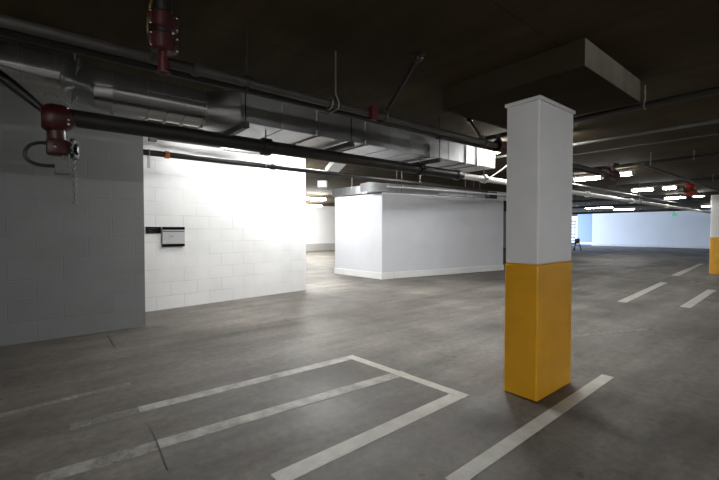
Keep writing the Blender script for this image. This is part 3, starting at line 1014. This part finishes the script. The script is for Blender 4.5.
MB().tube([(q0.x, q0.y, 2.6), (q0.x, q0.y, Z2)], 0.008, 8).build('hanger_rod', M_STEEL, d3, True)
pb_ = b0 + eu * 4.35 + nrm * 0.2
bxo = obox(MB(), b0, eu, nrm, 4.15, 4.5, 0.12, 0.32, 2.5, 2.72).build('junction_box', M_BLACK, None, False, (pb_.x, pb_.y, 2.6))
tag(bxo, 'black box fixed to the duct above the right end of the enclosure', 'electrical box')
for k, (off, z, r, lab) in enumerate(((0.55, 2.62, 0.022, 'pale thin pipe along the enclosure top, nearer the viewer'), (0.30, 2.47, 0.016, 'thinnest pale pipe hugging the enclosure top'))):
    t = thing('conduit', lab, 'conduit', b0 + nrm * off)
    a, b = b0 + nrm * off + eu * -0.2, b0 + nrm * off + eu * 7.5
    MB().tube([(a.x, a.y, z), (b.x, b.y, z)], r, 10).build('conduit_run', M_PIPEW, t, True)
    for u_ in (0.3, 3.4):
        q0 = b0 + nrm * off + eu * u_
        MB().tube([(q0.x, q0.y, z), (q0.x, q0.y, Z2)], 0.006, 6).build('hanger_rod', M_STEEL, t)

# ------------------------------------------------------------------ signs on the white wall
n_ = Vector((wd.y, -wd.x, 0))


def plate(x0, y0, x1, y1, d0, d1, bev=0.0):
    p0, p1 = on_rear(x0, y1), on_rear(x1, y0)
    u0, u1 = (p0 - w0).dot(wd), (p1 - w0).dot(wd)
    mb = MB()
    obox(mb, Vector((w0.x, w0.y, 0)), wd, n_, u0, u1, d0, d1, p0.z, p1.z)
    return mb


sg = thing('wall_sign', 'small black sign with faint pale lettering at the corner of the white wall', 'sign', on_rear(153, 230))
plate(145.8, 226.9, 160.6, 233.6, 0.001, 0.012).build('sign_plate', M_SIGNB, sg)
mb = MB()
for x0, x1, yy in ((147.5, 150, 228.6), (150.6, 154.5, 228.4), (155.2, 157.6, 228.5), (147.6, 149.4, 230.3), (150.0, 152.2, 230.4), (147.8, 151.5, 231.9), (152.4, 156, 231.9)):
    p0, p1 = on_rear(x0, yy + 0.45), on_rear(x1, yy)
    obox(mb, Vector((w0.x, w0.y, 0)), wd, n_, (p0 - w0).dot(wd), (p1 - w0).dot(wd), 0.012, 0.0125, p0.z, p1.z)
mb.build('lettering', M_LETTER, sg)
pn = thing('wall_panel', 'pale square panel with black top and bottom bands on the white wall', 'panel', on_rear(173, 237))
plate(161.9, 227.0, 184.0, 246.6, 0.001, 0.03).build('panel_face', M_SIGNW, pn)
plate(161.9, 227.0, 184.0, 229.7, 0.0305, 0.037).build('top_band', M_SIGNB, pn)
plate(161.9, 243.6, 184.0, 246.9, 0.0305, 0.040).build('bottom_band', M_SIGNB, pn)
plate(162.4, 231.1, 183.8, 231.8, 0.0302, 0.033).build('trim_line', M_BLACK, pn)
mb = MB()
for x0, x1, y0, y1 in ((168.2, 169.4, 235.0, 235.5), (168.8, 170.2, 237.2, 237.6), (170.6, 172, 235.9, 236.8), (168.0, 168.6, 239.2, 239.5)):
    p0, p1 = on_rear(x0, y1), on_rear(x1, y0)
    obox(mb, Vector((w0.x, w0.y, 0)), wd, n_, (p0 - w0).dot(wd), (p1 - w0).dot(wd), 0.0301, 0.0308, p0.z, p1.z)
mb.build('marking', M_BLACK, pn)

# ------------------------------------------------------------------ far end details
ld = at_z(572.6, 250.5)
lad = thing('ladder', 'tall dark ladder standing at the far end by the near pillar edge', 'ladder', ld)
dr = RT * 0.16
for s in (-1, 1):
    a = ld + dr * s
    MB().tube([(a.x, a.y, 0), (a.x, a.y, 2.25)], 0.03, 8).build('rail', M_BLACK, lad)
for k in range(9):
    z = 0.25 + k * 0.23
    a, b = ld - dr, ld + dr
    MB().tube([(a.x, a.y, z), (b.x, b.y, z)], 0.03, 8).build('rung', M_BLACK, lad)
ab = at_z(577.4, 250.8)
afr = thing('a_frame_stand', 'dark A-shaped stand on the floor at the far end, right of the ladder', 'stand', ab)
for s, nm in ((-1, 'leg'), (1, 'leg')):
    for f_ in (-0.18, 0.18):
        MB().tube([(ab + RT * (0.27 * s) + FW.cross(RT).normalized() * 0).to_tuple()[:2] + (0,), tuple((ab + RT * (0.05 * s))[:2]) + (0.88,)], 0.035, 8).build(nm, M_BLACK, afr)
        break
MB().tube([tuple((ab - RT * 0.17)[:2]) + (0.4,), tuple((ab + RT * 0.17)[:2]) + (0.4,)], 0.03, 8).build('cross_bar', M_BLACK, afr)
MB().box((ab.x - 0.12, ab.y - 0.12, 0.5), (ab.x + 0.1, ab.y + 0.1, 0.86), 0.02).build('board', M_RED, afr)
ex = at_z(674, 214.3, 2.62)
es = thing('exit_sign', 'tiny green sign hanging before the far wall', 'sign', ex)
MB().box((ex.x - 0.04, ex.y - 0.14, ex.z - 0.14), (ex.x + 0.04, ex.y + 0.14, ex.z + 0.10), 0.01).build('sign_box', M_GREEN, es)
MB().tube([(ex.x, ex.y, ex.z + 0.1), (ex.x, ex.y, Z2 if ex.y > YS else Z1)], 0.012, 8).build('hanger_rod', M_STEEL, es)


# ------------------------------------------------------------------ daylight from the vehicle entrance at the far end
def area(name, loc, target, sx, sy, power, col):
    l = bpy.data.lights.new(name, 'AREA')
    l.shape = 'RECTANGLE'
    l.size, l.size_y = sx, sy
    l.energy = power
    l.color = col
    o = bpy.data.objects.new(name, l)
    o.location = loc
    d = Vector(target) - Vector(loc)
    o.rotation_euler = d.to_track_quat('-Z', 'Y').to_euler()
    COL.objects.link(o)
    return o


area('daylight', (38.5, 26.0, 1.6), (38.5, 12.0, 0.9), 9.0, 2.8, 11000, (0.62, 0.76, 1.0))

w = bpy.data.worlds.new('world')
S.world = w
w.use_nodes = True
w.node_tree.nodes['Background'].inputs[0].default_value = (0.6, 0.7, 0.9, 1)
w.node_tree.nodes['Background'].inputs[1].default_value = 0.05
S.cycles.use_denoising = True
S.cycles.max_bounces = 8
S.cycles.diffuse_bounces = 5
S.cycles.sample_clamp_indirect = 4.0
